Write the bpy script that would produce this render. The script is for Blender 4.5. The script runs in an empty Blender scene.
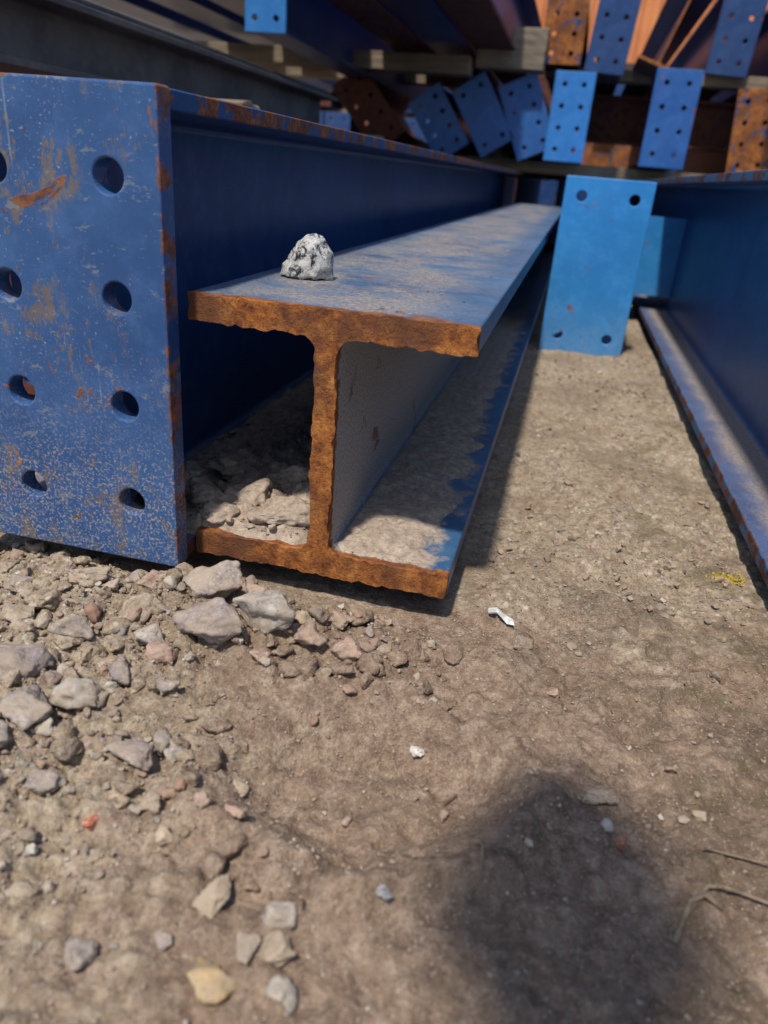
import bpy, bmesh, math, random
import numpy as np
from mathutils import Vector, Matrix
from mathutils import noise as mnz
random.seed(7); rng=np.random.default_rng(7)
sc=bpy.context.scene
col=sc.collection

# ---------------------------------------------------------------- noise
def vnoise(x,y,seed=0):
    x=np.asarray(x,float);y=np.asarray(y,float)
    xi=np.floor(x).astype(np.int64);yi=np.floor(y).astype(np.int64)
    fx=x-xi;fy=y-yi
    fx=fx*fx*(3-2*fx);fy=fy*fy*(3-2*fy)
    def h(a,b):
        n=(a*374761393+b*668265263+seed*974634777)&0xffffffff
        n=((n^(n>>13))*1274126177)&0xffffffff
        n=(n^(n>>16))&0xffffffff
        return n/4294967295.0
    return (h(xi,yi)*(1-fx)+h(xi+1,yi)*fx)*(1-fy)+(h(xi,yi+1)*(1-fx)+h(xi+1,yi+1)*fx)*fy
def fbm(x,y,o=4,seed=0):
    s=0;a=1;t=0
    for i in range(o):
        s=s+a*(vnoise(x*2**i,y*2**i,seed+i)-.5);t+=a;a*=.5
    return s/t
def smooth(a,b,v):
    t=np.clip((v-a)/(b-a),0,1);return t*t*(3-2*t)

# ---------------------------------------------------------------- node helpers
class M:
    def __init__(s,name):
        s.m=bpy.data.materials.new(name);s.m.use_nodes=True
        s.nt=s.m.node_tree;s.b=s.nt.nodes['Principled BSDF']
        s.tc=s.nt.nodes.new('ShaderNodeTexCoord').outputs['Object']
        s.b.inputs['Specular IOR Level'].default_value=.35
    def lk(s,a,b): s.nt.links.new(a,b)
    def val(s,v,sock):
        if isinstance(v,(int,float)): sock.default_value=v
        elif isinstance(v,tuple): sock.default_value=(v+(1,))[:4]
        else: s.lk(v,sock)
    def noise(s,scale,detail=4,rough=.55,vec=None,dist=0,color=False):
        n=s.nt.nodes.new('ShaderNodeTexNoise');n.inputs['Scale'].default_value=scale
        n.inputs['Detail'].default_value=min(detail,4);n.inputs['Roughness'].default_value=rough
        n.inputs['Distortion'].default_value=dist
        s.lk(vec if vec is not None else s.tc,n.inputs['Vector'])
        return n.outputs['Color' if color else 'Fac']
    def scale(s,v,vec=None,loc=(0,0,0),rot=(0,0,0)):
        n=s.nt.nodes.new('ShaderNodeMapping');n.inputs['Scale'].default_value=v
        n.inputs['Location'].default_value=loc;n.inputs['Rotation'].default_value=rot
        s.lk(vec if vec is not None else s.tc,n.inputs['Vector']);return n.outputs[0]
    def rng(s,v,a,b,c=0,d=1):
        n=s.nt.nodes.new('ShaderNodeMapRange');n.interpolation_type='SMOOTHSTEP'
        s.lk(v,n.inputs['Value'])
        for k,q in zip(('From Min','From Max','To Min','To Max'),(a,b,c,d)): n.inputs[k].default_value=q
        return n.outputs[0]
    def mul(s,a,b,op='MULTIPLY'):
        n=s.nt.nodes.new('ShaderNodeMath');n.operation=op
        s.val(a,n.inputs[0]);s.val(b,n.inputs[1]);return n.outputs[0]
    def mix(s,f,a,b,bt='MIX'):
        n=s.nt.nodes.new('ShaderNodeMix');n.data_type='RGBA';n.blend_type=bt
        s.val(f,n.inputs[0]);s.val(a,n.inputs[6]);s.val(b,n.inputs[7]);return n.outputs[2]
    def sep(s,v):
        n=s.nt.nodes.new('ShaderNodeSeparateXYZ');s.lk(v,n.inputs[0]);return n.outputs
    def ramp(s,f,stops):
        n=s.nt.nodes.new('ShaderNodeValToRGB');e=n.color_ramp.elements
        while len(e)<len(stops): e.new(.5)
        for el,(p,c) in zip(e,stops): el.position=p;el.color=(*c,1)
        s.lk(f,n.inputs[0]);return n.outputs[0]
    def geo(s,o):
        return s.nt.nodes.new('ShaderNodeNewGeometry').outputs[o]
    def bump(s,hs):
        prev=None
        for h,st,d in hs:
            n=s.nt.nodes.new('ShaderNodeBump');n.inputs['Strength'].default_value=st;n.inputs['Distance'].default_value=d
            s.lk(h,n.inputs['Height'])
            if prev is not None: s.lk(prev,n.inputs['Normal'])
            prev=n.outputs[0]
        s.lk(prev,s.b.inputs['Normal'])
    def fin(s,c,r=.5,metal=0):
        s.val(c,s.b.inputs['Base Color']);s.val(r,s.b.inputs['Roughness']);s.val(metal,s.b.inputs['Metallic']);return s.m

RUST=[(.2,(.04,.017,.011)),(.42,(.13,.046,.018)),(.58,(.28,.095,.026)),(.8,(.42,.18,.05))]
def rustcol(m,sc_=60):
    return m.ramp(m.noise(sc_,6,.7),RUST)

def paint(name,c1,c2,rust=.3,dust=.5,speck=.4,mud=None,rough=.38,kind=None):
    m=M(name)
    base=m.mix(m.rng(m.noise(4,4),.35,.65),c1,c2)
    fade=m.noise(28,4,.7)
    base=m.mix(m.rng(fade,.42,.75,0,.40),base,tuple(min(1,k*1.3+.035) for k in c2))
    n=m.sep(m.geo('Normal'))
    pos=m.sep(m.tc)
    up=m.rng(n['Z'],.5,.95)
    dn=m.noise(11,4,.65)
    grit=m.noise(380,3,.75)
    dcol=m.ramp(m.noise(170,4,.75),[(.2,(.14,.105,.08)),(.45,(.31,.25,.195)),(.75,(.47,.40,.33))])
    sp=m.rng(grit,.62,.68);spm=m.rng(dn,.36,.66)
    base=m.mix(m.mul(m.mul(sp,spm),speck),base,(.42,.40,.38))
    if kind=='h':
        x=m.mul(pos['X'],m.mul(m.mul(m.noise(22,4,.7),.5,'SUBTRACT'),.14),'ADD')
        z=pos['Z']
        low=m.rng(z,.10,.12,1,0)
        dl=m.mul(m.rng(x,-.098,-.070,1,0),low)
        d_flr=m.mul(m.mul(up,dl),m.rng(grit,.28,.5,.65,1))
        web=m.mul(m.rng(n['X'],.7,.95),m.rng(pos['X'],-.10,-.12))
        d_web=m.mul(m.mul(web,.95),m.rng(grit,.25,.45,.7,1))
        high=m.rng(z,.25,.27)
        mid=m.mul(pos['X'],.20,'ADD')
        mid=m.mul(mid,mid,'MULTIPLY')
        midm=m.rng(mid,.002,.0150,1,.25)
        d_top=m.mul(m.mul(up,high),m.mul(m.mul(m.rng(dn,.32,.58,.15,1),m.rng(grit,.38,.60,.30,1)),m.mul(midm,.95)))
        f=m.mul(m.mul(d_flr,d_web,'ADD'),d_top,'ADD')
        f=m.mul(f,1,'MINIMUM')
        wd=m.mix(web,dcol,m.ramp(grit,[(.3,(.17,.155,.14)),(.5,(.39,.36,.33)),(.7,(.64,.60,.55))]))  # real web dust, its albedo raised to paint in ambient light
        base=m.mix(f,base,wd)
        fr=m.mul(pos['Y'],m.mul(m.noise(45,4,.7),.034),'SUBTRACT')
        rm=m.rng(fr,.6025,.6070,1,0)
        base=m.mix(rm,base,rustcol(m,90))
        rr=m.rng(m.noise(17,4,.75,dist=.5),.61,.66)
        base=m.mix(m.mul(rr,.75),base,rustcol(m))
        m.bump([(grit,.5,.0012),(f,.4,.001)])
        return m.fin(base,m.mix(m.mul(f,rm,'MAXIMUM'),(.36,.36,.36),(.9,.9,.9)))
    d=m.mul(m.mul(up,m.rng(dn,.60-.35*dust,.80-.15*dust)),m.rng(grit,.38,.60,.30,1))
    if kind=='right':
        b=m.mul(pos['X'],m.mul(dn,.07),'ADD')
        d=m.mul(m.mul(m.mul(up,m.rng(b,.305,.350,.22,1)),m.rng(grit,.36,.56,.4,1)),1.2)
        d=m.mul(d,1,'MINIMUM')
    d=m.mul(d,min(1,.4+dust*.5))
    base=m.mix(d,base,dcol)
    rm=m.rng(m.noise(13,4,.8,dist=.8),.70-.12*rust,.72-.12*rust)
    rm2=m.mul(m.rng(m.noise(70,4,.7),.70-.06*rust,.73-.06*rust),m.rng(dn,.4,.6))
    rm=m.mul(rm,rm2,'MAXIMUM')
    if kind=='plate':
        ed=m.mul(m.rng(m.mul(pos['X'],m.mul(fade,.018),'ADD'),-.3125,-.3100),m.rng(m.mul(pos['Z'],m.mul(fade,.020),'ADD'),.4490,.4515),'MAXIMUM')
        ed=m.mul(ed,m.rng(m.noise(19,4,.7),.47,.54))
        vs=m.noise(1,4,.8,m.scale((55,55,26)))
        stn=m.mul(m.rng(vs,.52,.61),m.rng(m.noise(11,3),.43,.55))
        base=m.mix(m.mul(stn,.7),base,m.mix(fade,(.13,.075,.035),(.26,.20,.11)))
        pale=m.mul(m.rng(m.noise(1,4,.8,m.scale((26,26,60),rot=(0,.5,0))),.59,.66),.5)
        base=m.mix(pale,base,(.24,.26,.26))
        sc1=m.rng(m.noise(1,2,.5,m.scale((300,300,7),rot=(0,.25,0))),.66,.70)
        base=m.mix(m.mul(m.mul(sc1,m.rng(dn,.5,.6)),.4),base,(.30,.33,.36))
        rm=m.mul(rm,ed,'MAXIMUM')
    base=m.mix(m.mul(rm,.9),base,rustcol(m))
    if mud:
        g=m.mul(pos['Z'],m.mul(dn,.14),'SUBTRACT')
        mm=m.mul(m.rng(g,mud-.10,mud+.07,1,0),m.rng(grit,.50,.62))
        base=m.mix(m.mul(mm,.7),base,(.38,.33,.29))
    m.bump([(m.noise(180,3,.6),.2,.0006),(rm,.35,.0006)])
    return m.fin(base,m.mix(m.mul(rm,d,'MAXIMUM'),(rough,)*3,(.88,)*3))

def rustmat(name,bright=1,scale=70,patch=None,pt=(.46,.54)):
    m=M(name);a=m.noise(scale,4,.8)
    c=m.ramp(a,[(.28,(.07*bright,.026*bright,.012)),(.42,(.22*bright,.072*bright,.020)),(.54,(.39*bright,.135*bright,.03)),(.72,(.58*bright,.27*bright,.072))])
    c=m.mix(m.rng(m.noise(14,4),.44,.64,0,.85),c,(.13*bright,.052*bright,.026))
    fine=m.noise(330,3,.8)
    c=m.mix(m.rng(fine,.44,.32,0,.65),c,(.045,.02,.013))
    if patch: c=m.mix(m.rng(m.noise(22,4,.65),*pt),c,patch)
    m.bump([(fine,.8,.0016),(a,.6,.002)])
    return m.fin(c,.88)

m_plate=paint('painted_steel_plate',(.025,.076,.215),(.035,.102,.265),rust=.55,dust=.5,speck=.9,mud=.10,rough=.42,kind='plate')
m_left=paint('painted_steel_dark',(.016,.048,.155),(.023,.070,.20),rust=.15,dust=1,speck=.35)
m_h=paint('painted_steel_dusty',(.032,.092,.200),(.050,.138,.275),kind='h')
m_right=paint('painted_steel_right',(.017,.060,.185),(.024,.084,.24),rust=.15,dust=1,speck=.8,rough=.38,kind='right')
m_light=paint('light_blue_paint',(.028,.22,.56),(.036,.26,.62),rust=.3,dust=.6,speck=.6,mud=.03)
m_light2=paint('light_blue_paint_far',(.024,.165,.49),(.032,.20,.55),rust=.45,dust=.6,speck=.3)
m_dark=paint('dark_blue_paint',(.013,.042,.140),(.019,.060,.18),rust=.6,dust=.7,speck=.3)
m_mid=paint('mid_blue_paint',(.016,.083,.29),(.023,.112,.35),rust=.6,dust=.6,speck=.4)
m_grey=paint('grey_primer',(.055,.06,.068),(.105,.11,.115),rust=.4,dust=.7,speck=.3,rough=.5)
m_rust=rustmat('rusty_cut_steel',.95,75)
m_rustp=rustmat('rusty_plate',.95,30,patch=(.02,.06,.17),pt=(.56,.64))
m_tip=rustmat('rusty_edge_paint',.58,60,patch=(.02,.070,.19),pt=(.50,.58))
m_tipblue=rustmat('worn_edge_paint',.40,60,patch=(.05,.12,.24))
m_brown=rustmat('brown_oxide_steel',.40,14)

def timber():
    m=M('weathered_timber')
    v=m.scale((3,60,60));g=m.noise(1,4,.6,v)
    c=m.ramp(g,[(.3,(.15,.115,.08)),(.7,(.33,.265,.185))])
    c=m.mix(m.rng(m.noise(6,4),.4,.7,0,.6),c,(.14,.125,.11))
    m.bump([(g,.4,.003)])
    return m.fin(c,.85)
m_timber=timber()

# ---------------------------------------------------------------- mesh helpers
def newobj(name,verts,faces,mats,mi=None,smooth_=False):
    me=bpy.data.meshes.new(name);me.from_pydata([tuple(v) for v in verts],[],faces)
    for m in mats: me.materials.append(m)
    if mi is not None: me.polygons.foreach_set('material_index',np.array(mi,dtype=np.int32))
    if smooth_: me.polygons.foreach_set('use_smooth',np.ones(len(me.polygons),bool))
    me.update();o=bpy.data.objects.new(name,me);col.objects.link(o);return o

def iprofile(hw,h,tf,tw,r):
    c=.0012;q=[]
    def arc(cx,cz,a0,a1,n=5):
        return [(cx+r*math.cos(math.radians(a0+(a1-a0)*i/n)),cz+r*math.sin(math.radians(a0+(a1-a0)*i/n))) for i in range(n+1)]
    t=tw/2
    q+=[(-hw+c,0),(hw-c,0),(hw,c),(hw,tf-c),(hw-c,tf)]
    q+=arc(t+r,tf+r,270,180)
    q+=arc(t+r,h-tf-r,180,90)
    q+=[(hw-c,h-tf),(hw,h-tf+c),(hw,h-c),(hw-c,h),(-hw+c,h),(-hw,h-c),(-hw,h-tf+c),(-hw+c,h-tf)]
    q+=arc(-t-r,h-tf-r,90,0)
    q+=arc(-t-r,tf+r,0,-90)
    q+=[(-hw+c,tf),(-hw,tf-c),(-hw,c)]
    return q
def resample(q,step):
    o=[]
    for i,(a,b) in enumerate(zip(q,q[1:]+q[:1])):
        L=math.dist(a,b);n=max(1,int(L/step))
        for k in range(n): o.append((a[0]+(b[0]-a[0])*k/n,a[1]+(b[1]-a[1])*k/n))
    return o
def beam_geo(hw,h,tf,tw,r,L,mside=0,mend=1,mtip=2,step=None,ragged=0):
    q=iprofile(hw,h,tf,tw,r)
    if step: q=resample(q,step)
    ys=[0,.0015,.004,.008,.016,.03,.06,.12,.25,.5] if ragged else [0,.5]
    ys=[y for y in ys if y<L]
    y=ys[-1]+.5
    while y<L: ys.append(y);y+=.5
    ys.append(L)
    V=[];F=[];MI=[];n=len(q)
    acc=[0]
    for a,b in zip(q,q[1:]): acc.append(acc[-1]+math.dist(a,b))
    acc=np.array(acc)
    j1=fbm(acc*90,acc*0+3,3,5);j2=fbm(acc*140,acc*0+9,3,15)
    for k,yy in enumerate(ys):
        a=ragged*math.exp(-yy/.004) if ragged else 0
        for i,(x,z) in enumerate(q):
            V.append((x+a*j1[i],yy,z+a*j2[i]))
    for k in range(len(ys)-1):
        for i in range(n):
            j=(i+1)%n
            F.append((k*n+i,k*n+j,(k+1)*n+j,(k+1)*n+i))
            tip=min(abs(q[i][0]),abs(q[j][0]))>hw-.0014
            MI.append(mtip if tip else (mend if (ragged and ys[k]<.003) else mside))
    F.append(tuple(range(n-1,-1,-1)));MI.append(mend)
    F.append(tuple(range((len(ys)-1)*n,len(ys)*n)));MI.append(mend)
    F=[tuple(reversed(f)) for f in F]
    return V,F,MI
def plate_geo(w,h,t,holes,r,x0=None,slot=3):
    bm=bmesh.new();bmesh.ops.create_cube(bm,size=1,matrix=Matrix.Translation((0,-t/2,h/2))@Matrix.Diagonal((w,t,h,1)))
    me=bpy.data.meshes.new('t');bm.to_mesh(me);bm.free();o=bpy.data.objects.new('t',me);col.objects.link(o)
    bm=bmesh.new()
    for hx,hz in holes:
        bmesh.ops.create_cone(bm,cap_ends=True,segments=28,radius1=r,radius2=r,depth=t*4,matrix=Matrix.Translation((hx,-t/2,hz))@Matrix.Rotation(math.pi/2,4,'X'))
    mc=bpy.data.meshes.new('c');bm.to_mesh(mc);bm.free();c=bpy.data.objects.new('c',mc);col.objects.link(c)
    md=o.modifiers.new('b','BOOLEAN');md.object=c;md.operation='DIFFERENCE';md.solver='EXACT'
    bv=o.modifiers.new('v','BEVEL');bv.width=.0018;bv.segments=2;bv.limit_method='ANGLE';bv.angle_limit=math.radians(50)
    bpy.context.view_layer.update()
    e=o.evaluated_get(bpy.context.evaluated_depsgraph_get());m2=e.to_mesh()
    V=[tuple(v.co) for v in m2.vertices];F=[tuple(p.vertices) for p in m2.polygons]
    e.to_mesh_clear()
    bpy.data.objects.remove(o);bpy.data.objects.remove(c)
    return V,F,[slot]*len(F)
def beam(name,x,y,z,L,hw=.089,h=.413,tf=.016,tw=.010,r=.01,mat=None,end=None,tip=None,plate=None,tilt=0,yaw=0,pitch=0,pmat=None,step=None,ragged=0,px=0,extra=None):
    V,F,MI=beam_geo(hw,h,tf,tw,r,L,step=step,ragged=ragged)
    if plate:
        w,hh,t,holes,hr=plate
        V2,F2,M2=plate_geo(w,hh,t,holes,hr)
        k=len(V);V+= [(a+px,b-.001,c-(hh-h)/2) for a,b,c in V2];F+=[tuple(i+k for i in f) for f in F2];MI+=M2
    if extra:
        for (bx0,bx1,by0,by1,bz0,bz1) in extra:
            k=len(V);V+=[(a,b,c) for a in (bx0,bx1) for b in (by0,by1) for c in (bz0,bz1)]
            F+=[tuple(i+k for i in f) for f in ((0,1,3,2),(4,6,7,5),(0,4,5,1),(2,3,7,6),(0,2,6,4),(1,5,7,3))];MI+=[3]*6
    V=[(a,b,c-h/2) for a,b,c in V]
    o=newobj(name,V,F,[mat,end or m_rust,tip or mat,pmat or mat],MI)
    R=Matrix.Rotation(yaw,4,'Z')@Matrix.Rotation(pitch,4,'X')@Matrix.Rotation(tilt,4,'Y')
    o.matrix_world=Matrix.Translation((x,y,z+h/2))@R
    return o
def bake(o):
    o.data.transform(o.matrix_world);o.matrix_world=Matrix.Identity(4);return o

# ---------------------------------------------------------------- main beams
hol=[(a+.44,b) for a in (-.365,-.471) for b in (.348,.253,.158,.063)]
bake(beam('steel_beam',-.44,.595,.025,4.2,hw=.12,h=.413,tf=.015,tw=.011,mat=m_left,tip=m_tip,plate=(.242,.415,.021,hol,.0135),pmat=m_plate))
bake(beam('steel_h_beam',-.1890,.61,.025,3.85,hw=.130,h=.258,tf=.024,tw=.020,r=.013,mat=m_h,tip=m_h,step=.004,ragged=.0056))
bake(beam('steel_beam',.352,.25,.025,4.6,mat=m_right,tip=m_tipblue,pmat=m_light,
     extra=[(-.165,-.006,2.40,2.42,.06,.30),(-.15,-.006,2.42,2.62,.17,.185)]))
bake(beam('steel_beam',.07,2.0,.0,2.9,hw=.089,h=.413,mat=m_light,plate=(.208,.418,.018,[(-.062,.375),(.062,.375),(-.062,.045),(.062,.045)],.0125),pmat=m_light))

# ---------------------------------------------------------------- rear stack
P8=lambda w,h:[(sx*w*.24,h*k) for sx in (-1,1) for k in (.14,.38,.62,.86)]
P4=lambda w,h:[(sx*w*.26,h*k) for sx in (-1,1) for k in (.13,.87)]
T=math.radians
def sb(x,y,zc,tilt,mat,pm,w=.2,h=.40,L=3.0,holes='8',yaw=0,name='steel_beam',pl=True):
    hs=P8(w,h) if holes=='8' else P4(w,h)
    beam(name,x,y,zc-h/2+.004,L,hw=w/2-.01,h=h-.01,tf=.014,tw=.009,mat=mat,tip=m_tip if random.random()<.5 else mat,
         plate=(w,h,.016,hs,.0115) if pl else None,pmat=pm,tilt=tilt,yaw=yaw)
sb(-1.17,4.35,.68,T(-40),m_brown,m_brown,L=2.5,yaw=T(6))
sb(-.775,4.32,.635,T(-35),m_dark,m_mid,w=.19,h=.33)
sb(-.545,4.30,.685,T(-33),m_dark,m_mid,w=.19,h=.35,holes='4')
sb(-.32,4.30,.69,T(-24),m_mid,m_mid,w=.2,h=.36)
sb(-.11,4.28,.70,0,m_dark,m_light2,w=.195)
sb(.365,4.20,.715,0,m_dark,m_mid,w=.21,h=.42)
sb(.80,4.5,.70,T(-5),m_dark,m_rustp,w=.2)
sb(1.10,4.4,.70,0,m_dark,m_brown,w=.2)
sb(1.40,4.6,.70,T(8),m_dark,m_dark)
sb(-.20,4.32,1.10,0,m_brown,m_rustp,w=.2,h=.34)
sb(.03,4.30,1.09,T(4),m_dark,m_dark,w=.19,h=.38)
sb(.31,4.2,1.10,T(18),m_dark,m_mid,w=.22,h=.36,pl=False)
sb(.62,4.55,1.15,T(3),m_dark,m_dark,w=.2,h=.4)
sb(.92,4.3,1.15,0,m_dark,m_dark,w=.2,h=.4)
sb(1.25,4.3,1.15,0,m_dark,m_dark,w=.2,h=.4)
beam('rusty_channel',-.02,4.75,.62,.75,hw=.05,h=.23,mat=m_brown,end=m_brown,yaw=T(-90))
for i,x in enumerate((-.52,-.74,-.97)):
    beam('steel_beam',x,2.0+.12*i,.965,4.2,hw=.1,h=.36,mat=[m_mid,m_dark,m_mid][i],tip=[m_brown,m_dark,m_tip][i],end=m_brown)
beam('steel_beam',-1.22,3.02,.82,3.2,hw=.07,h=.34,mat=m_dark,plate=(.16,.35,.016,P4(.16,.35),.011),pmat=m_light2)
for i,x in enumerate((-1.5,-1.8,-2.15)):
    beam('steel_beam',x,1.9+.3*i,.965,4.4,hw=.1,h=.36,mat=[m_mid,m_dark,m_dark][i],tip=m_dark,end=m_brown)
for i,x in enumerate((-1.0,-1.28,-1.62,-2.0)):
    beam('steel_beam',x,.85+.1*i,.50,2.15+.7*(i>0),hw=.075,h=[.12,.2,.2,.2][i],tf=.012,tw=.008,mat=[m_grey,m_dark,m_grey,m_dark][i],tip=m_grey,end=m_grey)
for i,(x,y) in enumerate(((-.82,1.0),(-1.1,.9),(-1.45,1.2),(-1.8,1.0))):
    beam('steel_beam',x,y,.02,5,mat=m_dark,tip=m_tip,end=m_brown)
for i,x in enumerate((.66,.95,1.25)):
    beam('steel_beam',x,1.6+.4*i,.02,4.4,mat=[m_mid,m_dark,m_dark][i],tip=m_tipblue,end=m_brown)
for i,x in enumerate((-.62,-.38,-.13,.12,.37,.6,.85)):
    beam('steel_beam',x,5.0+.07*(i%3),.02,3,mat=m_dark,tip=m_brown,end=m_brown)
for r_ in range(4):
    for i in range(19):
        x=-3.4+i*.34+random.uniform(-.03,.03)+.1*r_
        if r_==3 and 4<i<12: continue
        beam('steel_beam',x,8.4+random.uniform(0,.4),.02+.47*r_,3.2,hw=.13,h=.41,mat=random.choice([m_dark,m_dark,m_brown]),end=m_brown,
             plate=(.29,.42,.016,P4(.29,.42),.012),pmat=random.choice([m_dark,m_dark,m_brown,m_rustp]))

def block(name,x0,x1,y0,y1,z0,z1,mat,rot=0):
    bm=bmesh.new();bmesh.ops.create_cube(bm,size=1,matrix=Matrix.Diagonal((x1-x0,y1-y0,z1-z0,1)))
    bmesh.ops.subdivide_edges(bm,edges=[e for e in bm.edges],cuts=3,use_grid_fill=True)
    for v in bm.verts: v.co+=Vector([random.uniform(-.0015,.0015) for _ in range(3)])
    bmesh.ops.bevel(bm,geom=[e for e in bm.edges if e.calc_face_angle(0)>1],offset=.004,segments=1,affect='EDGES')
    me=bpy.data.meshes.new(name);bm.to_mesh(me);bm.free();me.materials.append(mat)
    o=bpy.data.objects.new(name,me);col.objects.link(o);o.location=((x0+x1)/2,(y0+y1)/2,(z0+z1)/2);o.rotation_euler[2]=rot
    return o
block('timber_bearer',-2.2,-.62,4.15,4.27,.845,.925,m_timber)
block('timber_bearer',-.60,-.27,4.2,4.34,.885,.965,m_timber)
block('timber_bearer',-.44,-.27,4.25,4.36,.97,1.07,m_timber)
block('timber_bearer',-.28,1.6,4.6,4.72,.905,.96,m_timber)
block('timber_bearer',-2.2,-.62,5.3,5.42,.905,.965,m_timber)
block('timber_bearer',-1.3,1.6,4.55,4.65,.44,.50,m_timber,0.0)
block('timber_bearer',-2.2,-.7,1.6,1.7,.438,.497,m_timber)
block('timber_bearer',-2.2,-.7,2.75,2.85,.438,.497,m_timber)
block('timber_bearer',-2.2,1.6,6.4,6.5,.44,.50,m_timber)
block('timber_post',-1.74,-1.66,4.05,4.13,1.0,1.3,m_timber)
for r_ in range(3):
    for yy in (8.9,10.8): block('timber_bearer',-3.6,3.4,yy,yy+.1,.433+.47*r_,.487+.47*r_,m_timber)

# ---------------------------------------------------------------- ground
def worley(x,y,sc_,seed):
    x=np.asarray(x,float)*sc_;y=np.asarray(y,float)*sc_
    xi=np.floor(x);yi=np.floor(y);best=np.full(np.shape(x),9.)
    for dx in (-1,0,1):
        for dy in (-1,0,1):
            px=xi+dx+vnoise(xi+dx,yi+dy,seed);py=yi+dy+vnoise(xi+dx,yi+dy,seed+7)
            best=np.minimum(best,(px-x)**2+(py-y)**2)
    return np.sqrt(best)
def leftm(x,y):
    m_=smooth(-.04,-.23,x+.22*fbm(x*6,y*6,3,41))
    hol_=np.exp(-(((x+.11)/.12)**2+((y-.40)/.08)**2))
    m_=m_*(1-.85*hol_)
    return np.maximum(m_,np.exp(-((y-.565)/.05)**2)*smooth(-.04,-.12,x))
def hgt(x,y):
    x=np.asarray(x,float);y=np.asarray(y,float)
    near=np.exp(-((x)**2+(y-.5)**2)/6.)
    h=.018*fbm(x*5,y*5,3,1)+.022*fbm(x*16,y*16,3,11)*near
    h=h+near*(.0105*fbm(x*60,y*60,3,21))
    left=leftm(x,y)
    h=h+near*(.0055+.006*left)*fbm(x*190,y*190,2,31)
    wl=np.clip(.62-worley(x+.01*fbm(x*40,y*40,2,5),y+.01*fbm(x*40,y*40,2,6),34,301),0,1)
    ws=np.clip(.6-worley(x,y,85,333),0,1)
    h=h+near*left*(.020*wl*smooth(-.1,.15,fbm(x*11,y*11,2,91))+.006*ws)+near*.0045*ws*smooth(-.15,.15,fbm(x*18,y*18,2,66))
    mound=np.exp(-((x+.26)/.19)**2-((y-.51)/.07)**2)
    h=h+.018*mound*(1+1.2*fbm(x*30,y*30,3,51))
    ll=np.exp(-((x+.36)/.10)**2-((y-.36)/.08)**2)
    h=h+.016*ll
    d=np.sqrt(((x+.075)/.105)**2+((y-.385)/.075)**2)+.45*fbm(x*14,y*14,3,55)
    h=h-.026*smooth(1.1,.6,d)+.010*np.exp(-((d-1.2)/.16)**2)*(1+2.5*fbm(x*45,y*45,3,57))
    h=h-.010*smooth(.53,.62,y)*smooth(-.02,-.08,x)
    under=smooth(.56,.62,y)*smooth(.0,-.06,x)*smooth(-1.9,-1.8,x)
    h=h*(1-.8*under)-.004*under
    return h
def lines(a,b,step,lo,hi,g):
    c=list(np.arange(a,b,step));s=step;v=c[-1]
    while v<hi: s*=g;v+=s;c.append(v)
    s=step;v=a;pre=[]
    while v>lo: s*=g;v-=s;pre.append(v)
    return np.array(pre[::-1]+c)
gx=lines(-.56,.42,.0028,-150,150,1.045);gy=lines(.15,.9,.0028,-60,220,1.028)
XX,YY=np.meshgrid(gx,gy);ZZ=hgt(XX,YY)
nx,ny=len(gx),len(gy)
V=np.stack([XX.ravel(),YY.ravel(),ZZ.ravel()],1)
idx=np.arange(nx*ny).reshape(ny,nx)
Fq=np.stack([idx[:-1,:-1].ravel(),idx[:-1,1:].ravel(),idx[1:,1:].ravel(),idx[1:,:-1].ravel()],1)
def fastmesh(name,V,F,mats,smooth_=False):
    me=bpy.data.meshes.new(name);k=F.shape[1]
    me.vertices.add(len(V));me.vertices.foreach_set('co',V.astype(np.float32).ravel())
    me.loops.add(F.size);me.loops.foreach_set('vertex_index',F.astype(np.int32).ravel())
    me.polygons.add(len(F));me.polygons.foreach_set('loop_start',np.arange(0,F.size,k,dtype=np.int32))
    me.polygons.foreach_set('use_smooth',np.full(len(F),smooth_))
    me.update(calc_edges=True);me.validate()
    for m in mats: me.materials.append(m)
    o=bpy.data.objects.new(name,me);col.objects.link(o);return o
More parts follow.
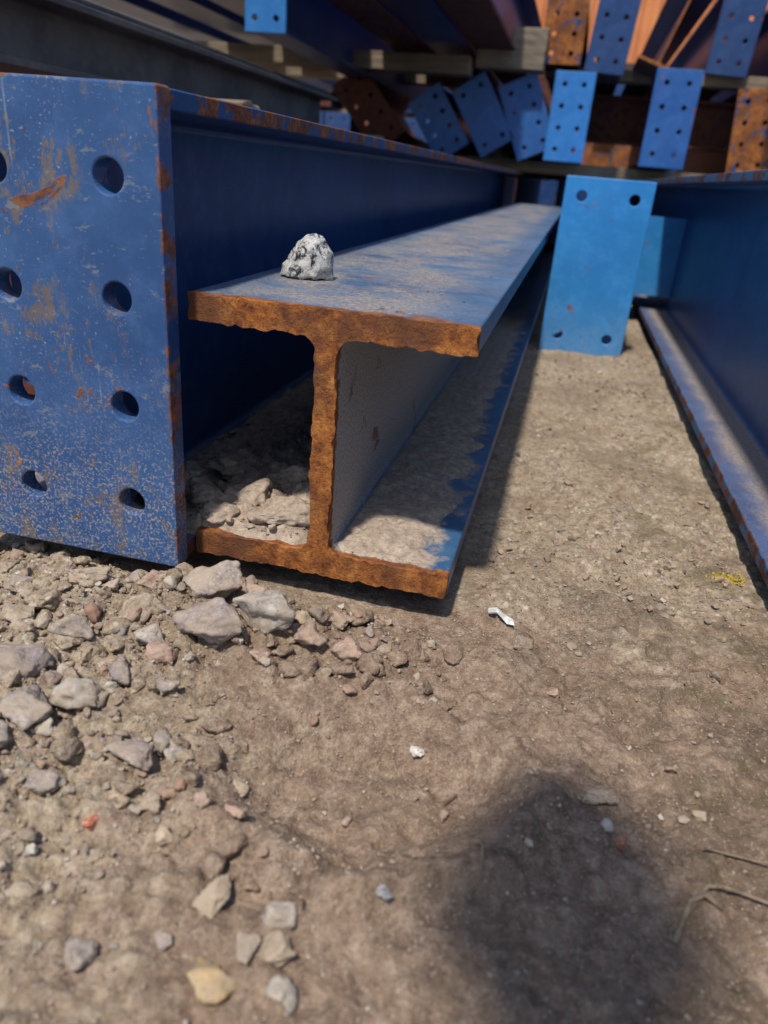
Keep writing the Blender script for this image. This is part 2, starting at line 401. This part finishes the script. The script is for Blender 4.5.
def groundmat():
    m=M('dusty_concrete_ground')
    pos=m.sep(m.tc)
    mid=m.noise(14,4,.65);fin=m.noise(75,4,.8);vf=m.noise(400,3,.8);big=m.noise(5,4,.6)
    c=m.ramp(fin,[(.28,(.125,.088,.058)),(.42,(.27,.205,.140)),(.56,(.39,.31,.222)),(.74,(.55,.475,.37))])
    vor=m.nt.nodes.new('ShaderNodeTexVoronoi');vor.inputs['Scale'].default_value=130;m.lk(m.tc,vor.inputs['Vector'])
    vc=vor.outputs['Color'];vd=vor.outputs['Distance']
    hs=m.nt.nodes.new('ShaderNodeHueSaturation');hs.inputs['Saturation'].default_value=.20;hs.inputs['Value'].default_value=.68
    m.lk(vc,hs.inputs['Color'])
    am=m.mul(m.rng(vd,.28,.38,1,0),m.rng(mid,.42,.56))
    c=m.mix(m.mul(am,.7),c,m.mix(1,hs.outputs[0],(1,.90,.78),'MULTIPLY'))
    x=m.mul(pos['X'],m.mul(m.mul(mid,.5,'SUBTRACT'),.6),'ADD')
    yy=m.mul(pos['Y'],m.mul(m.mul(mid,.5,'SUBTRACT'),.7),'ADD')
    soil=m.mul(m.rng(x,-.26,-.12),m.rng(yy,.76,.56))
    soilc=m.ramp(fin,[(.3,(.125,.078,.054)),(.5,(.25,.172,.122)),(.7,(.40,.30,.222))])
    c=m.mix(m.mul(soil,.9),c,soilc)
    c=m.mix(m.rng(big,.45,.61,0,.42),c,(.17,.115,.075))
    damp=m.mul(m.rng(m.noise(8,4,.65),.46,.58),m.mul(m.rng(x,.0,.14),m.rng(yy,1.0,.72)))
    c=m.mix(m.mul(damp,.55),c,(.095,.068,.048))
    moss=m.mul(m.rng(m.noise(16,4,.7),.54,.62),m.rng(pos['X'],.03,.2))
    c=m.mix(m.mul(moss,.5),c,(.12,.10,.042))
    c=m.mix(m.rng(vf,.56,.68,0,.5),c,(.57,.51,.43))
    c=m.mix(m.rng(vf,.44,.32,0,.6),c,(.075,.052,.036))
    m.bump([(vf,.8,.0016),(fin,.7,.006)])
    return m.fin(c,.95)
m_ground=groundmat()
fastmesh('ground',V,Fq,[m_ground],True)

# ---------------------------------------------------------------- stones
def hullproto(n,seed,flat=.7,sub=0,rough=.1):
    r=np.random.default_rng(seed);p=r.normal(size=(n,3));p/=np.linalg.norm(p,axis=1)[:,None]
    p*=r.uniform(.8,1.,(n,1));p*=np.array([1,r.uniform(.65,.95),flat*r.uniform(.7,1.1)])
    bm=bmesh.new()
    for q in p: bm.verts.new(q)
    bmesh.ops.convex_hull(bm,input=bm.verts)
    bmesh.ops.delete(bm,geom=[v for v in bm.verts if not v.link_faces],context='VERTS')
    bmesh.ops.triangulate(bm,faces=bm.faces)
    off=Vector((seed*3.1,seed*1.7,0))
    for k in range(sub):
        bmesh.ops.subdivide_edges(bm,edges=list(bm.edges),cuts=1,use_grid_fill=True)
        bmesh.ops.triangulate(bm,faces=bm.faces)
        if k==sub-1: bmesh.ops.smooth_vert(bm,verts=bm.verts,factor=.5,use_axis_x=True,use_axis_y=True,use_axis_z=True)
    if sub:
        bmesh.ops.recalc_face_normals(bm,faces=bm.faces);bm.normal_update()
        d=[v.normal*(rough*(mnz.fractal(v.co*2.4+off,1,2,4)+.45*mnz.noise(v.co*9+off))) for v in bm.verts]
        for v,q in zip(bm.verts,d): v.co+=q
    bm.verts.index_update()
    V=np.array([v.co[:] for v in bm.verts]);F=np.array([[v.index for v in f.verts] for f in bm.faces]);bm.free()
    return V,F
def rotm(rs,a=None):
    q=rs.normal(size=4);q/=np.linalg.norm(q);w,x,y,z=q
    return np.array([[1-2*(y*y+z*z),2*(x*y-z*w),2*(x*z+y*w)],[2*(x*y+z*w),1-2*(x*x+z*z),2*(y*z-x*w)],[2*(x*z-y*w),2*(y*z+x*w),1-2*(x*x+y*y)]])
def stonemat(name,stops,scale=160,dusty=.5):
    m=M(name);ri=m.geo('Random Per Island')
    c=m.ramp(ri,stops);n1=m.noise(scale,4,.7)
    c=m.mix(m.rng(n1,.35,.7,0,.55),c,m.mix(1,c,(.55,.52,.5),'MULTIPLY'))
    c=m.mix(m.mul(m.rng(m.noise(70,4,.7),.35,.65),dusty),c,(.38,.30,.222))
    m.bump([(n1,.6,.0014)])
    return m.fin(c,.9)
GC=[(0,(.30,.245,.19)),(.12,(.43,.35,.26)),(.25,(.20,.16,.135)),(.36,(.37,.25,.18)),(.46,(.31,.28,.255)),(.56,(.46,.39,.31)),(.66,(.34,.19,.13)),(.74,(.25,.235,.23)),(.82,(.40,.25,.175)),(.9,(.50,.45,.38)),(1,(.58,.54,.48))]
m_gravel=stonemat('gravel_stone',GC,dusty=.4)
m_grit=stonemat('grit_stone',GC,300,.6)
protos=[hullproto(11+i%5,100+i) for i in range(16)]
protos2=[hullproto(12+i%5,200+i,sub=2,rough=.14) for i in range(12)]
def scatter(name,N,size,dens,mat,xr,yr,zf=None,pros=protos,sink=.2,pw=2.2,sm=False):
    r=np.random.default_rng(sum(map(ord,name))+N)
    Vs=[];Fs=[];k=0;cnt=0
    while cnt<N:
        xs=r.uniform(*xr,4*N);ys=r.uniform(*yr,4*N);d=dens(xs,ys);keep=r.uniform(size=4*N)<d
        xs=xs[keep][:N-cnt];ys=ys[keep][:N-cnt]
        zs=(zf or hgt)(xs,ys);cnt+=len(xs)
        for x,y,z in zip(xs,ys,zs):
            pv,pf=pros[r.integers(len(pros))]
            s=size[0]*(size[1]/size[0])**(r.uniform()**pw)
            R=rotm(r);q=pv@R.T;q=q*np.array([1,1,.75])*s/2
            Vs.append(q+np.array([x,y,z+s*sink]));Fs.append(pf+k);k+=len(pv)
    return fastmesh(name,np.concatenate(Vs),np.concatenate(Fs),[mat],sm)
def notunder(x,y):
    a=(x>-.57)&(x<-.05)&(y>.60);b=(x>.255)&(y>.25)
    return np.where(a|b,0.,1.)
def d_grit(x,y):
    return (.32+.68*leftm(x,y)+.25*(y>.6))*notunder(x,y)*smooth(-.1,.12,fbm(x*20,y*20,3,9)+.05)
def d_grav(x,y):
    return (.08+.92*leftm(x,y))*notunder(x,y)*smooth(-.12,.15,fbm(x*14,y*14,3,99)+.02)
def d_clod(x,y):
    a=leftm(x,y)*smooth(-.05,.1,fbm(x*9,y*9,2,123))
    b=np.exp(-((x+.30)/.16)**2-((y-.52)/.05)**2)+np.exp(-((x+.35)/.10)**2-((y-.40)/.11)**2)
    rim=.5*np.exp(-((np.sqrt(((x+.075)/.105)**2+((y-.385)/.075)**2)-1.3)/.15)**2)*(x<-.05)
    return np.clip(.22*a+b+rim*.6,0,1)*notunder(x,y)
scatter('fine_gravel',18000,(.0014,.0048),d_grit,m_grit,(-.6,.40),(.16,1.1))
scatter('gravel',1200,(.004,.016),d_grav,m_gravel,(-.6,.38),(.17,.95),pros=protos2,sm=True)
scatter('rubble',760,(.006,.036),d_clod,m_ground,(-.58,-.02),(.18,.60),pros=protos2,sink=.08,pw=1.5,sm=True)
scatter('rubble',190,(.008,.032),d_clod,m_gravel,(-.58,-.05),(.18,.60),pros=protos2,sink=.12,pw=1.2,sm=True)
scatter('gravel',1500,(.004,.016),lambda x,y:(.2+.8*smooth(0,.1,fbm(x*5,y*5,3,4)))*np.where((x>-.03)&(x<.255),1,0.),m_gravel,(-.05,.26),(.7,3.5))

_rm={}
def rockmat(c):
    if c in _rm:return _rm[c]
    m=M('rock_surface');n1=m.noise(45,4,.75);n2=m.noise(330,3,.7)
    cc=m.mix(m.rng(n1,.3,.7),tuple(k*.75 for k in c),tuple(min(1,k*1.25) for k in c))
    cc=m.mix(m.rng(n2,.56,.66,0,.5),cc,(.60,.56,.50));cc=m.mix(m.rng(n2,.44,.34,0,.6),cc,(.08,.065,.055))
    cc=m.mix(m.mul(m.rng(m.noise(38,4,.7),.40,.60),.65),cc,(.39,.305,.225))
    m.bump([(n1,.7,.003),(n2,.5,.001)])
    _rm[c]=m.fin(cc,.88);return _rm[c]
def rock(name,x,y,w,d,h,colr,seed,yaw=0,z=None,n=15,mat=None,sink=.18,rough=.10):
    V,F=hullproto(n,seed,1.0,sub=3,rough=rough)
    mn_,mx=V.min(0),V.max(0)
    co=(V-(mn_+mx)/2)/(mx-mn_)*np.array([w,d,h])
    ca,sa=math.cos(yaw),math.sin(yaw);co=co@np.array([[ca,sa,0],[-sa,ca,0],[0,0,1]])
    zz=float(hgt(x,y)) if z is None else z
    co+=np.array([x,y,zz+h/2-h*sink])
    return fastmesh(name,co,F,[mat or rockmat(colr)],True)
G1=(.32,.27,.235);G2=(.38,.34,.295);PK=(.37,.245,.19);TN=(.43,.34,.24);WH=(.66,.63,.58);YL=(.48,.32,.12);RD=(.38,.11,.055);PU=(.27,.225,.215);BG=(.32,.325,.33);DT=(.36,.285,.21)
rocks=[(-.267,.540,.056,.044,.038,G1),(-.243,.482,.064,.042,.034,PU),(-.205,.517,.056,.042,.034,G2),(-.160,.506,.034,.026,.024,PK),(-.125,.508,.030,.024,.020,PK),
(-.387,.525,.040,.035,.02,DT),(-.318,.500,.040,.032,.024,DT),(-.361,.393,.054,.042,.030,PU),(-.322,.356,.042,.034,.024,G1),(-.300,.380,.036,.026,.024,G2),(-.236,.345,.038,.023,.013,PU),(-.33,.326,.034,.026,.018,G1),
(-.181,.292,.014,.012,.009,TN),(-.165,.315,.012,.011,.008,PK),(-.134,.265,.018,.028,.012,TN),(-.093,.262,.020,.016,.014,G2),(-.089,.243,.024,.018,.014,TN),(-.115,.221,.028,.022,.014,YL),(-.104,.239,.014,.017,.010,G1),
(-.048,.443,.013,.011,.008,WH),(.0855,.4205,.026,.022,.013,DT),(-.042,.291,.014,.010,.007,BG),(-.229,.290,.014,.011,.010,RD),(-.254,.263,.010,.009,.007,WH),(-.078,.225,.016,.02,.01,G2),
(-.145,.32,.016,.013,.010,PK),(-.20,.31,.02,.016,.012,DT),(-.21,.36,.018,.014,.01,G2),(-.27,.45,.028,.022,.018,PK),(-.19,.467,.02,.016,.012,PK),(-.10,.53,.018,.014,.01,G1),(-.145,.545,.024,.02,.016,PK),(-.22,.535,.022,.018,.018,PK),(-.175,.53,.020,.017,.014,DT),
(-.29,.47,.030,.024,.020,G2),(-.41,.46,.034,.028,.018,DT),(-.44,.50,.028,.024,.014,G1),(-.215,.558,.024,.02,.018,G1),(-.33,.545,.03,.024,.016,PK),(-.245,.415,.02,.015,.010,G1),(-.16,.36,.014,.011,.008,TN),(.02,.60,.024,.018,.010,(.18,.14,.11)),(.05,.53,.014,.012,.007,PK),
(-.275,.305,.022,.018,.012,G1),(-.24,.24,.02,.017,.011,DT),(-.19,.215,.022,.018,.012,G1),(-.15,.235,.012,.01,.007,PU),(.10,.385,.008,.012,.004,RD),(-.35,.45,.036,.028,.022,G1),(-.40,.40,.04,.03,.022,G2),(-.285,.415,.026,.02,.015,PU)]
for i,(x,y,w,d,h,c) in enumerate(rocks):
    rock('stone',x,y,w,d,h,c,300+i,yaw=random.uniform(-.5,.5),rough=.11 if c is not DT else .18,n=12)
def dirt_h(x,y):
    e=smooth(-.435,-.40,x)*smooth(-.201,-.217,x)*smooth(.612,.63,y+.02*fbm(x*30,y*30,2,3))*smooth(1.9,1.0,y)
    wl=np.clip(.6-worley(x,y,30,401),0,1)
    st=.009*smooth(-.320,-.314,x)
    return .034+st+.016*e+e*(.020*fbm(x*28,y*28,4,61)+.014*wl+.007*fbm(x*120,y*120,2,62))
gx2=np.arange(-.434,-.1995,.003);gy2=np.arange(.614,1.9,.004)
A,B=np.meshgrid(gx2,gy2);C=dirt_h(A,B)
id2=np.arange(A.size).reshape(A.shape)
F2=np.stack([id2[:-1,:-1].ravel(),id2[:-1,1:].ravel(),id2[1:,1:].ravel(),id2[1:,:-1].ravel()],1)
def dirtmat():
    m=M('loose_dirt');f=m.noise(110,4,.8);g=m.noise(300,3,.75)
    c=m.ramp(f,[(.3,(.21,.155,.12)),(.5,(.39,.31,.245)),(.7,(.54,.45,.37))])
    c=m.mix(m.rng(g,.44,.32,0,.5),c,(.14,.10,.08))
    m.bump([(g,.6,.0015),(f,.5,.003)]);return m.fin(c,.95)
m_dirt=dirtmat()
fastmesh('dirt_pile',np.stack([A.ravel(),B.ravel(),C.ravel()],1),F2,[m_dirt],True)
for i,(x,y,w,d,h,yw) in enumerate([(-.242,.655,.074,.055,.030,.2),(-.285,.690,.060,.05,.034,1),(-.335,.675,.062,.05,.030,2),(-.305,.635,.045,.035,.022,.5),(-.375,.69,.05,.05,.030,.9),(-.230,.715,.050,.05,.028,.1),(-.27,.75,.06,.05,.034,.3),(-.34,.76,.065,.05,.034,1.3),(-.24,.80,.05,.06,.028,.8),(-.365,.63,.035,.03,.018,.2),(-.39,.65,.03,.03,.02,1.2)]):
    rock('dirt_clod',x,y,w,d,h,DT,900+i,yaw=yw,z=.050,mat=m_dirt,rough=.16,n=14,sink=.12)
scatter('rubble',260,(.005,.018),lambda x,y:np.ones_like(x),m_dirt,(-.41,-.210),(.62,1.0),zf=dirt_h,pros=protos2,sm=True)
scatter('fine_gravel',1400,(.0015,.006),lambda x,y:np.ones_like(x),m_grit,(-.42,-.210),(.615,1.1),zf=dirt_h)
def dh2(x,y):
    e=smooth(-.179,-.173,x)*smooth(-.075,-.110,x+.06*fbm(x*25,y*25,3,71))*smooth(.612,.635,y)*smooth(2.6,1.2,y)
    return .0470+.006*e*(1+1.8*fbm(x*60,y*60,3,72))
A,B=np.meshgrid(np.arange(-.177,-.066,.003),np.concatenate([np.arange(.614,1.2,.004),np.arange(1.2,2.6,.02)]));C=dh2(A,B)
id2=np.arange(A.size).reshape(A.shape)
F2=np.stack([id2[:-1,:-1].ravel(),id2[:-1,1:].ravel(),id2[1:,1:].ravel(),id2[1:,:-1].ravel()],1)
fastmesh('dirt_layer',np.stack([A.ravel(),B.ravel(),C.ravel()],1),F2,[m_dirt],True)
scatter('fine_gravel',700,(.001,.004),lambda x,y:smooth(-.07,-.15,x)*smooth(2,.7,y),m_grit,(-.17,-.07),(.618,1.5),zf=lambda x,y:x*0+.0500)
scatter('fine_gravel',420,(.001,.005),lambda x,y:smooth(.0,.2,fbm(x*12,y*12,3,88)+.1),m_grit,(-.30,-.07),(.63,2.4),zf=lambda x,y:x*0+.2832)

m=M('speckled_white_stone')
n=m.noise(95,4,.85,dist=.6);n2=m.noise(40,3,.6)
c=m.ramp(n,[(.41,(.03,.03,.033)),(.46,(.18,.185,.195)),(.51,(.44,.435,.42)),(.62,(.57,.56,.54)),(.74,(.80,.80,.79))])
c=m.mix(m.rng(n2,.54,.64,0,.4),c,(.50,.47,.42))
m.bump([(n,.6,.002)])
m_speck=m.fin(c,m.mix(m.rng(n,.4,.55),(.25,)*3,(.6,)*3))
def granite():
    pts=[(-.027,-.012,0),(-.024,.014,0),(.0,.021,0),(.024,.015,0),(.028,-.006,0),(.012,-.021,0),(-.012,-.022,0),
         (-.022,-.008,.014),(-.017,.010,.018),(-.008,-.016,.020),(-.004,.013,.038),(.002,-.008,.043),(.013,.004,.042),(.022,.010,.026),(.024,-.008,.022),(.012,-.018,.024),(-.010,.0,.034)]
    bm=bmesh.new()
    for q in pts: bm.verts.new(q)
    bmesh.ops.convex_hull(bm,input=bm.verts)
    bmesh.ops.delete(bm,geom=[v for v in bm.verts if not v.link_faces],context='VERTS')
    bmesh.ops.triangulate(bm,faces=bm.faces)
    for k in range(3):
        bmesh.ops.subdivide_edges(bm,edges=list(bm.edges),cuts=1,use_grid_fill=True);bmesh.ops.triangulate(bm,faces=bm.faces)
        if k==1: bmesh.ops.smooth_vert(bm,verts=bm.verts,factor=.4,use_axis_x=True,use_axis_y=True,use_axis_z=True)
    bmesh.ops.recalc_face_normals(bm,faces=bm.faces);bm.normal_update()
    d=[v.normal*(.0022*mnz.fractal(v.co*110,1,2,3)) for v in bm.verts]
    for v,q in zip(bm.verts,d): v.co+=q
    me=bpy.data.meshes.new('speckled_stone');bm.to_mesh(me);bm.free();me.materials.append(m_speck)
    for p in me.polygons:p.use_smooth=True
    o=bpy.data.objects.new('speckled_stone',me);col.objects.link(o);o.location=(-.266,.778,.2835);o.rotation_euler[2]=.1;o.scale=(1.08,1.08,1.04)
granite()

# ---------------------------------------------------------------- small litter
def tube(name,pts,rad,mat,seg=7,taper=.5):
    V=[];F=[];pts=[Vector(p) for p in pts]
    for i,p in enumerate(pts):
        t=(pts[min(i+1,len(pts)-1)]-pts[max(i-1,0)]).normalized()
        a=t.cross(Vector((0,0,1))).normalized();b=t.cross(a)
        rr=rad*(1-taper*i/len(pts))
        for k in range(seg):
            an=2*math.pi*k/seg;V.append(p+a*rr*math.cos(an)+b*rr*math.sin(an))
    for i in range(len(pts)-1):
        for k in range(seg):
            F.append((i*seg+k,i*seg+(k+1)%seg,(i+1)*seg+(k+1)%seg,(i+1)*seg+k))
    F.append(tuple(range(seg)));F.append(tuple(range((len(pts)-1)*seg,len(pts)*seg)))
    return newobj(name,V,F,[mat],smooth_=True)
m=M('dry_twig');m_twig=m.fin(m.ramp(m.noise(120,4),[(.3,(.14,.10,.07)),(.7,(.34,.27,.19))]),.85)
def gz(x,y,o=.003): return (x,y,float(hgt(x,y))+o)
tube('twig',[gz(.008,.352),gz(.0085,.345,.004),gz(.0105,.334,.0035),gz(.0125,.322)],.0014,m_twig)
tube('root',[gz(.138,.345,.001),gz(.143,.354,.004),gz(.150,.362,.006),gz(.162,.370,.006),gz(.18,.373,.004),gz(.20,.366,.002)],.0017,m_twig)
tube('root',[gz(.130,.328,.001),gz(.134,.338,.003),gz(.139,.350,.005),gz(.148,.357,.005),gz(.16,.356,.002)],.0022,m_twig)
tube('root',[gz(.155,.40),gz(.175,.405,.005),gz(.20,.40)],.0010,m_twig)
tube('twig',[gz(-.02,.40),gz(-.012,.412)],.001,m_twig)
m=M('weathered_paper');m_paper=m.fin(m.mix(m.rng(m.noise(90,4),.4,.6),(.72,.74,.74),(.5,.5,.48)),.6)
P=[(-.020,.645,.008),(-.010,.643,.012),(.000,.632,.009),(.010,.620,.010),(.013,.613,.005),(.004,.611,.006),(-.004,.620,.010),(-.010,.630,.011),(-.019,.636,.005)]
P=[(-.004+(a+.004)*.85,.630+(b-.628)*.6,c*.8) for a,b,c in P]
newobj('paper_scrap',[(a,b,c+float(hgt(-.004,.630))-.002) for a,b,c in P],[(0,1,7,8),(1,2,6,7),(2,3,5,6),(3,4,5)],[m_paper])
m=M('yellow_moss');m_moss=m.fin(m.ramp(m.noise(300,3),[(.3,(.22,.16,.03)),(.7,(.55,.42,.06))]),.9)
scatter('yellow_moss',420,(.002,.006),lambda x,y:np.exp(-((x-.240)/.011)**2-((y-.81)/.011)**2),m_moss,(.21,.258),(.77,.85),sink=.35)

# ---------------------------------------------------------------- building behind
def building():
    e=bpy.data.objects.new('warehouse_building',None);col.objects.link(e)
    m=M('orange_cladding')
    mo=m.fin(m.mix(m.rng(m.noise(2,4),.3,.7),(.60,.20,.07),(.70,.27,.10)),.5)
    m=M('roof_sheet');mr=m.fin((.30,.31,.32),.5)
    m=M('gloom_band_paint');mp=m.fin(m.mix(m.rng(m.noise(9,4),.3,.7),(.05,.04,.035),(.10,.08,.07)),.85)  # near-black colour stands in for the darkness between the stacked beams
    V=[];F=[];x=-14
    while x<16:
        for xx,yy in ((x,0),(x+.10,0),(x+.13,-.04),(x+.22,-.04),(x+.25,0)):
            V+=[(xx,14+yy,2.2),(xx,14+yy,5.5)]
        x+=.25
    for k in range(len(V)//2-1): F.append((2*k,2*k+2,2*k+3,2*k+1))
    o=newobj('wall_cladding',V,F,[mo]);o.parent=e
    def bx(n,a,b,c,d,z0,z1,mt):
        V=[(p,q,r) for p in (a,b) for q in (c,d) for r in (z0,z1)]
        o=newobj(n,V,[(0,1,3,2),(4,6,7,5),(0,4,5,1),(2,3,7,6),(0,2,6,4),(1,5,7,3)],[mt]);o.parent=e
    bx('side_and_back',-14,16,14.02,26,0,5.48,mo)
    bx('gloom_band',-14.05,16.05,13.93,14.01,-.05,2.19,mp)  # added dark band low on the wall, painted-in gloom behind the stack
    newobj('roof',[(-14.3,13.7,5.5),(16.3,13.7,5.5),(16.3,20,7),(-14.3,20,7),(16.3,26.3,5.5),(-14.3,26.3,5.5)],[(0,1,2,3),(3,2,4,5)],[mr]).parent=e
    bx('roller_door',-9,-5,13.86,13.91,0,4,mr)
    bx('gutter',-14.3,16.3,13.55,13.69,5.42,5.55,mr)
building()

# ---------------------------------------------------------------- photographer crouching behind the camera (its shadow is in the photo)
def photographer():
    root=bpy.data.objects.new('photographer',None);col.objects.link(root)
    m=M('dark_jacket');mj=m.fin(m.mix(m.noise(40,3),(.03,.035,.05),(.05,.055,.07)),.9)
    m=M('skin');ms=m.fin((.50,.32,.24),.5)
    m=M('hair');mh=m.fin((.06,.04,.025),.7)
    m=M('phone_black');mpn=m.fin((.02,.02,.022),.3)
    cx_=.07
    J={'pel':((cx_+.05,-.56,.40),.125),'sp':((cx_+.04,-.47,.58),.12),'ch':((cx_+.01,-.31,.74),.13),'nk':((cx_-.05,-.22,.84),.055),'hb':((cx_-.075,-.18,.89),.05),
     'sl':((cx_-.14,-.26,.79),.058),'el':((cx_-.19,-.18,.56),.043),'wl':((-.085,-.05,.40),.028),
     'sr':((cx_+.18,-.27,.80),.058),'er':((cx_+.20,-.18,.54),.043),'wr':((.10,-.06,.385),.028),
     'hl':((cx_-.04,-.54,.36),.092),'kl':((cx_-.15,-.22,.44),.063),'al':((cx_-.13,-.42,.09),.045),'tl':((cx_-.15,-.26,.045),.04),
     'hr':((cx_+.14,-.54,.36),.092),'kr':((cx_+.24,-.22,.42),.063),'ar':((cx_+.16,-.42,.09),.045),'tr':((cx_+.20,-.26,.045),.04)}
    E=['pel sp','sp ch','ch nk','nk hb','ch sl','sl el','el wl','ch sr','sr er','er wr','pel hl','hl kl','kl al','al tl','pel hr','hr kr','kr ar','ar tr']
    def skin(name,pts,rad,edges,mat,rooti=0,lv=2):
        me=bpy.data.meshes.new(name);me.from_pydata(pts,edges,[]);o=bpy.data.objects.new(name,me);col.objects.link(o)
        sk=o.modifiers.new('s','SKIN');sk.use_smooth_shade=True
        for i,v in enumerate(me.skin_vertices[0].data): v.radius=(rad[i],rad[i]);v.use_root=(i==rooti)
        sb_=o.modifiers.new('d','SUBSURF');sb_.levels=lv;sb_.render_levels=lv
        me.materials.append(mat);o.parent=root;return o
    ks=list(J)
    skin('clothed_body',[J[k][0] for k in ks],[J[k][1] for k in ks],[tuple(ks.index(q) for q in e.split()) for e in E],mj)
    bm=bmesh.new();bmesh.ops.create_uvsphere(bm,u_segments=32,v_segments=24,radius=1)
    for v in bm.verts:
        x,y,z=v.co;k=1-.22*max(0,-z)
        y2=y*.098;x2=x*.076*k
        if y>.85 and -.35<z<.15: y2+=.022*max(0,1-abs(x)*6)*(1-abs(z+.12)*2.5)
        if y>.5 and .02<z<.25: y2-=.008
        v.co=Vector((x2,y2,z*.115))
    for sx in (-1,1):
        bmesh.ops.create_uvsphere(bm,u_segments=10,v_segments=8,radius=1,matrix=Matrix.Translation((sx*.078,-.005,-.005))@Matrix.Diagonal((.009,.018,.032,1)))
    me=bpy.data.meshes.new('head');bm.to_mesh(me);bm.free();me.materials.append(ms);me.materials.append(mh)
    for p in me.polygons:
        p.use_smooth=True;c=p.center
        if abs(c.x)<.077 and (c.z>.055 or (c.y<-.01 and c.z>-.06)): p.material_index=1
    h=bpy.data.objects.new('head',me);col.objects.link(h);h.parent=root;h.location=(cx_-.115,-.135,.945);h.rotation_euler=(T(-35),T(-8),T(4))
    for nm,w_,s in (('hand_left',Vector(J['wl'][0]),1),('hand_right',Vector(J['wr'][0]),-1)):
        pm=w_+Vector((s*.025,.012,0));pts=[w_,pm];rad=[.024,.028];ed=[(0,1)]
        for k in range(4):
            b=len(pts);z=(.030,.011,-.009,-.028)[k];l=(.9,1,.95,.75)[k]
            pts+=[pm+Vector((-s*.004,.012,z)),pm+Vector((s*.012*l,.016,z*1.2)),pm+Vector((s*.026*l,.012,z*1.2)),]
            rad+=[.009,.0085,.0075];ed+=[(1,b),(b,b+1),(b+1,b+2)]
        b=len(pts);pts+=[pm+Vector((s*.0,-.02,.02)),pm+Vector((s*.025,-.026,.028))];rad+=[.010,.009];ed+=[(1,b),(b,b+1)]
        pts=[p+Vector((0,-.035,0)) for p in pts]
        skin(nm,[tuple(p) for p in pts],rad,ed,ms,1,2)
    bm=bmesh.new();bmesh.ops.create_cube(bm,size=1,matrix=Matrix.Diagonal((.075,.008,.150,1)));bmesh.ops.bevel(bm,geom=list(bm.edges),offset=.0035,segments=3,affect='EDGES')
    me=bpy.data.meshes.new('phone');bm.to_mesh(me);bm.free();me.materials.append(mpn)
    p=bpy.data.objects.new('phone',me);col.objects.link(p);p.parent=root;p.location=(.018,-.045,.365);p.rotation_euler=(T(-25),T(4),T(-12))
photographer()

# ---------------------------------------------------------------- light
w=bpy.data.worlds.new('World');sc.world=w;w.use_nodes=True
nt=w.node_tree;bg=nt.nodes['Background'];sky=nt.nodes.new('ShaderNodeTexSky');sky.sky_type='NISHITA'
L=Vector((.12,.48,-1)).normalized()
sky.sun_disc=False;sky.sun_elevation=math.asin(-L.z);sky.sun_rotation=math.atan2(-L.x,-L.y)
nt.links.new(sky.outputs[0],bg.inputs[0]);bg.inputs[1].default_value=.15
sd=bpy.data.lights.new('sun','SUN');sd.energy=3.9;sd.angle=math.radians(3);sd.color=(1,.93,.82)
so=bpy.data.objects.new('sun',sd);col.objects.link(so);so.rotation_euler=L.to_track_quat('-Z','Y').to_euler();so.location=(-2,-4,8)

# ---------------------------------------------------------------- camera
cd=bpy.data.cameras.new('camera');cam=bpy.data.objects.new('camera',cd);col.objects.link(cam);sc.camera=cam
cx=Vector((.9686,.2366,.0777)).normalized();cf=Vector((-.1832,.8884,-.4210)).normalized()
cz=-cf;cy=cz.cross(cx).normalized();cx=cy.cross(cz)
R=Matrix((cx,cy,cz)).transposed().to_4x4()
cam.matrix_world=Matrix.Translation((0,0,.394))@R
cd.sensor_fit='VERTICAL';cd.sensor_height=36;cd.lens=736/1024*36;cd.clip_start=.01;cd.clip_end=1000
cd.dof.use_dof=True;cd.dof.focus_distance=.74;cd.dof.aperture_fstop=5.0
sc.view_settings.view_transform='Standard';sc.view_settings.look='None';sc.view_settings.exposure=0
